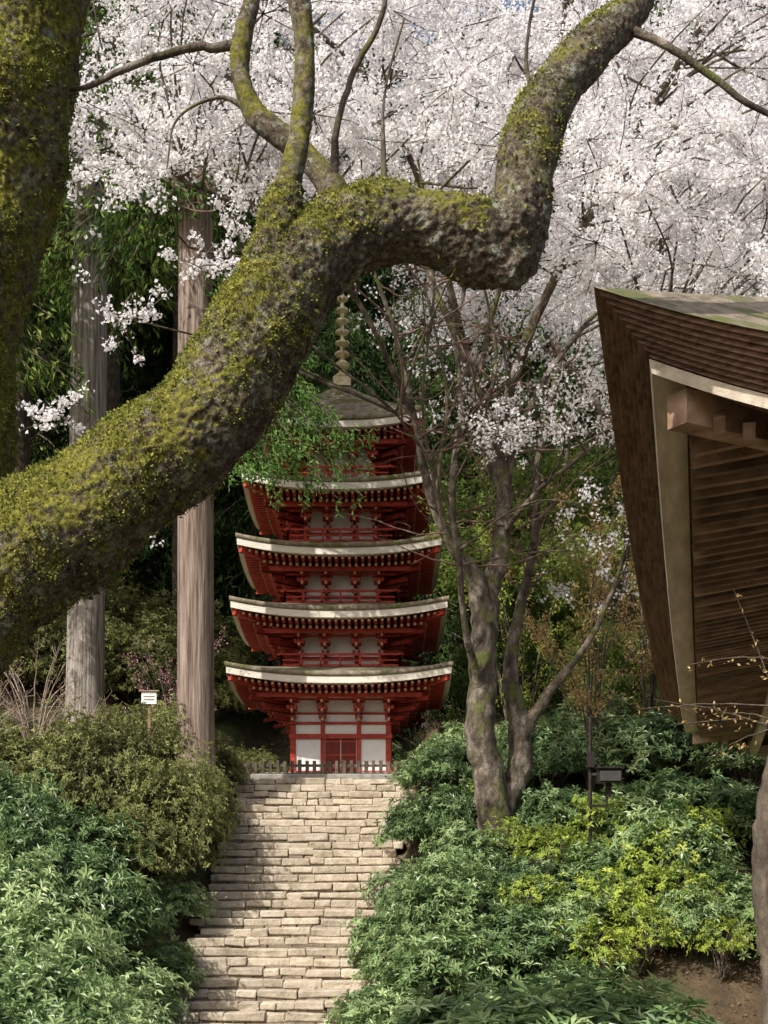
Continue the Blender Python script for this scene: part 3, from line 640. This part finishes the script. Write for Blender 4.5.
for (x,y,s) in [(.95,30.6,.75),(.75,28.6,.75),(1.4,29.6,.9),(.5,27.1,.72),(1.6,26.4,.9),(.3,25.4,.75),(1.2,24.6,1.0),(0.1,23.9,.8),(2.2,23.4,1.1),(1.1,22.8,1.0),(.15,22.6,.85),(3.2,24.3,1.0),(2.9,22.2,.9),(3.9,25.6,1.0),(3.2,27.4,.9),(4.4,27.6,1.1),(5.2,26.0,1.1),(5.8,27.8,1.2),(6.8,27.2,1.2),(2.2,29.8,.9),(3.4,29.8,1.1),(4.8,30.0,1.2),(6.3,30.4,1.3),(7.6,29.8,1.2),(1.7,31.6,.9),(3.0,32.2,1.0),(4.5,32.4,1.1),(8.0,32,1.3),(6.6,24.4,1.0),(2.3,33.4,.7),(1.3,34.2,.7),(5.2,24.0,.8),(2.4,25.4,.8),(1.3,27.9,.7),(5.9,25.2,.9),(.35,24.6,.7)]:
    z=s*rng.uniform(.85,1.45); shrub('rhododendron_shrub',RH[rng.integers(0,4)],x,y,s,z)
for (x,y,s) in [(3.3,23.0,.7),(3.75,24.2,.75),(4.7,25.4,.9),(2.5,24.6,.5),(5.5,23.2,.5),(4.0,26.7,.8),(4.9,24.4,.7),(1.9,28.4,.4),(3.0,25.8,.6),(4.3,23.6,.6),(5.6,26.2,.8),(2.3,26.6,.45)]:
    shrub('yellow_green_shrub',YL[rng.integers(0,2)],x,y,s,s*1.3,dz=.35)
for (x,y,s) in [(.95,9.4,.5),(1.45,9.8,.55),(.6,10.4,.45),(1.85,9.5,.42),(1.2,10.6,.5)]:
    mkobj('rhododendron_shrub',RS[0],None,(x,y,-1.08),(0,0,rng.uniform(0,6)),(s,s,s*.8))

# ------------------------------------------------------------------ small bare shrubs, plum, maple twigs
def twiggy(name,x,y,z0,h,spread,n,leafm=None,ln=.05,nl=14,mat=M_cherry,zr=(.35,1),r0=.03):
    T=empty(name,(x,y,z0)); S=Acc();A=Acc(); any_=False
    for _ in range(n):
        th=rng.uniform(0,2*math.pi); R=spread*rng.uniform(.4,1); e=np.array([math.cos(th)*R,math.sin(th)*R,h*rng.uniform(*zr)])
        m=e*np.array([.35,.35,.6])+rng.normal(0,.08,3)*h*.3
        P=np.array([(0,0,0,r0),(*m,r0*.5),(*e,.004)]); tube(S,P,5,5,wob=.5)
        C=catmull(P,6)[:,:3]
        for _ in range(7):
            s=C[rng.integers(3,len(C))]; e2=s+norm(rng.normal(0,1,3)+np.array([0,0,.5])+norm(e)*.8)*rng.uniform(.2,.5)*spread*.6
            tube(S,np.array([(*s,r0*.25),(*((s+e2)/2+rng.normal(0,.03,3)),r0*.18),(*e2,.003)]),4,3)
            if leafm:
                t=rng.random(nl)[:,None]; B_=s*(1-t)+e2*t+rng.normal(0,.06,(nl,3)); d=rng.normal(0,1,(nl,3))
                leaves(A,B_,d,ln*rng.uniform(.6,1.3,nl),ln*.5,rng.random(nl)); any_=True
    S.obj('branches',[mat],T,True)
    if any_: A.obj('leaves',[leafm],T)
M_twig=surf('pale_twig',[(.22,.17,.13),(.42,.34,.27)],scale=8,bump=0)
for (x,y,h,s) in [(-8.2,28.6,2.8,1.4),(-7.2,29.2,2.6,1.3),(-9.2,29,2.8,1.4),(-6.5,31,1.8,1.0)]:
    twiggy('bare_shrub',x,y,float(H(x,y)),h,s,28,L_maple,.03,4,M_twig)
twiggy('pink_plum_shrub',-4.7,31.6,2.9,3.1,1.2,20,L_plum,.05,9,M_dbark)
twiggy('maple_sapling',4.3,29.5,float(H(4.3,29.5)),6.2,2.4,14,L_maple,.085,34,M_cherry,r0=.03,zr=(.5,1))
twiggy('maple_sapling',2.9,30.8,float(H(2.9,30.8)),6.5,2.2,12,L_yel,.08,34,M_cherry,r0=.03,zr=(.5,1))
twiggy('maple_sapling',5.9,31.5,float(H(5.9,31.5)),8.0,2.4,14,L_maple,.085,40,M_cherry,r0=.03,zr=(.5,1))

T=empty('small_maple_tree'); S=Acc();A=Acc()
tube(S,pts((2.08,-2.4,.10,7.5),(2.02,-1.2,.08,7.5),(2.07,-.6,.068,7.5),(2.04,-.2,.072,7.5),(2.0,.2,.06,7.5),(2.04,.55,.064,7.5),(2.14,.95,.055,7.5),(2.32,1.5,.045,7.5),(2.45,2.6,.03,7.5),(2.6,3.6,.02,7.4)),14,8,wob=.07)
for e in [(1.42,1.06),(1.35,1.02),(1.62,1.25),(1.55,.93),(1.75,.98),(1.8,1.6),(1.7,.75)]:
    s=np.array([2.16,7.5,1.05+rng.normal(0,.12)]); e=np.array([e[0],7.45+rng.normal(0,.15),e[1]]); m=(s+e)/2+np.array([0,0,.03])
    tube(S,np.array([(*s,.007),(*m,.0045),(*e,.002)]),5,5,wob=1.0)
    n=16; t=rng.uniform(.35,1,n)[:,None]; B_=s*(1-t)+e*t+rng.normal(0,.012,(n,3)); leaves(A,B_,rng.normal(0,1,(n,3)),.028,.012,rng.random(n))
S.obj('trunk_and_branches',[M_dbark],T,True); A.obj('buds',[L_maple],T)

# ------------------------------------------------------------------ floodlight post and notice sign
T=empty('floodlight_post',(3.77,26,0)); A=Acc()
lathe(A,[(.035,-.4),(.035,3.35),(.0,3.36)],10)
box(A,(.16,-.02,1.72),(.34,.05,.05))
box(A,(.33,-.10,2.25),(.44,.26,.24)); box(A,(.33,-.25,2.25),(.38,.03,.18),mat=1); box(A,(.33,-.12,2.40),(.50,.36,.03))
beam(A,(.30,0,1.75),(.30,0,2.15),.04,.04); beam(A,(0,0,2.3),(.12,-.05,2.3),.04,.04)
box(A,(0,-.07,2.55),(.14,.12,.26)); box(A,(.33,-.02,2.02),(.10,.08,.28))
M_glass=surf('lamp_glass',[(.05,.05,.05),(.09,.09,.09)],rough=.15,bump=0,spec=.6)
A.obj('post_and_lamp',[M_metal,M_glass],T)
T=empty('notice_sign',(-4.72,28.6,float(H(-4.72,28.6)))); A=Acc()
zs=4.06-float(H(-4.72,28.6))
box(A,(0,.02,zs/2-.05),(.05,.05,zs),mat=1); box(A,(0,-.03,zs),(.30,.03,.24)); box(A,(0,-.01,zs+.14),(.40,.14,.025),mat=1); box(A,(.0,-.05,zs+.03),(.22,.008,.02),mat=1); box(A,(.0,-.05,zs-.03),(.20,.008,.02),mat=1)
A.obj('board_and_post',[M_white,M_wood],T)

# ------------------------------------------------------------------ light, sky, camera
s=Vector((-.50,-.56,.68)).normalized()
sun=bpy.data.lights.new('sun','SUN'); sun.energy=5.0; sun.angle=math.radians(.5); sun.color=(1,.96,.88)
so=bpy.data.objects.new('sun',sun); scene.collection.objects.link(so); so.rotation_euler=s.to_track_quat('Z','Y').to_euler(); so.location=(-20,-15,40)
w=bpy.data.worlds.new('World'); scene.world=w; w.use_nodes=True; nt=w.node_tree; bg=nt.nodes['Background']
sk=nt.nodes.new('ShaderNodeTexSky'); sk.sky_type='NISHITA'; sk.sun_disc=False; sk.sun_elevation=math.asin(s.z); sk.sun_rotation=math.atan2(s.x,s.y); sk.dust_density=5
nt.links.new(sk.outputs[0],bg.inputs[0]); bg.inputs[1].default_value=.15
cam=bpy.data.cameras.new('camera'); co_=bpy.data.objects.new('camera',cam); scene.collection.objects.link(co_)
co_.location=(0,0,0); co_.rotation_euler=(math.radians(90),0,0)
cam.sensor_fit='VERTICAL'; cam.sensor_height=36; cam.lens=50; cam.shift_y=.379; cam.clip_end=2000
scene.camera=co_
scene.view_settings.view_transform='Standard'; scene.view_settings.look='None'; scene.view_settings.exposure=0
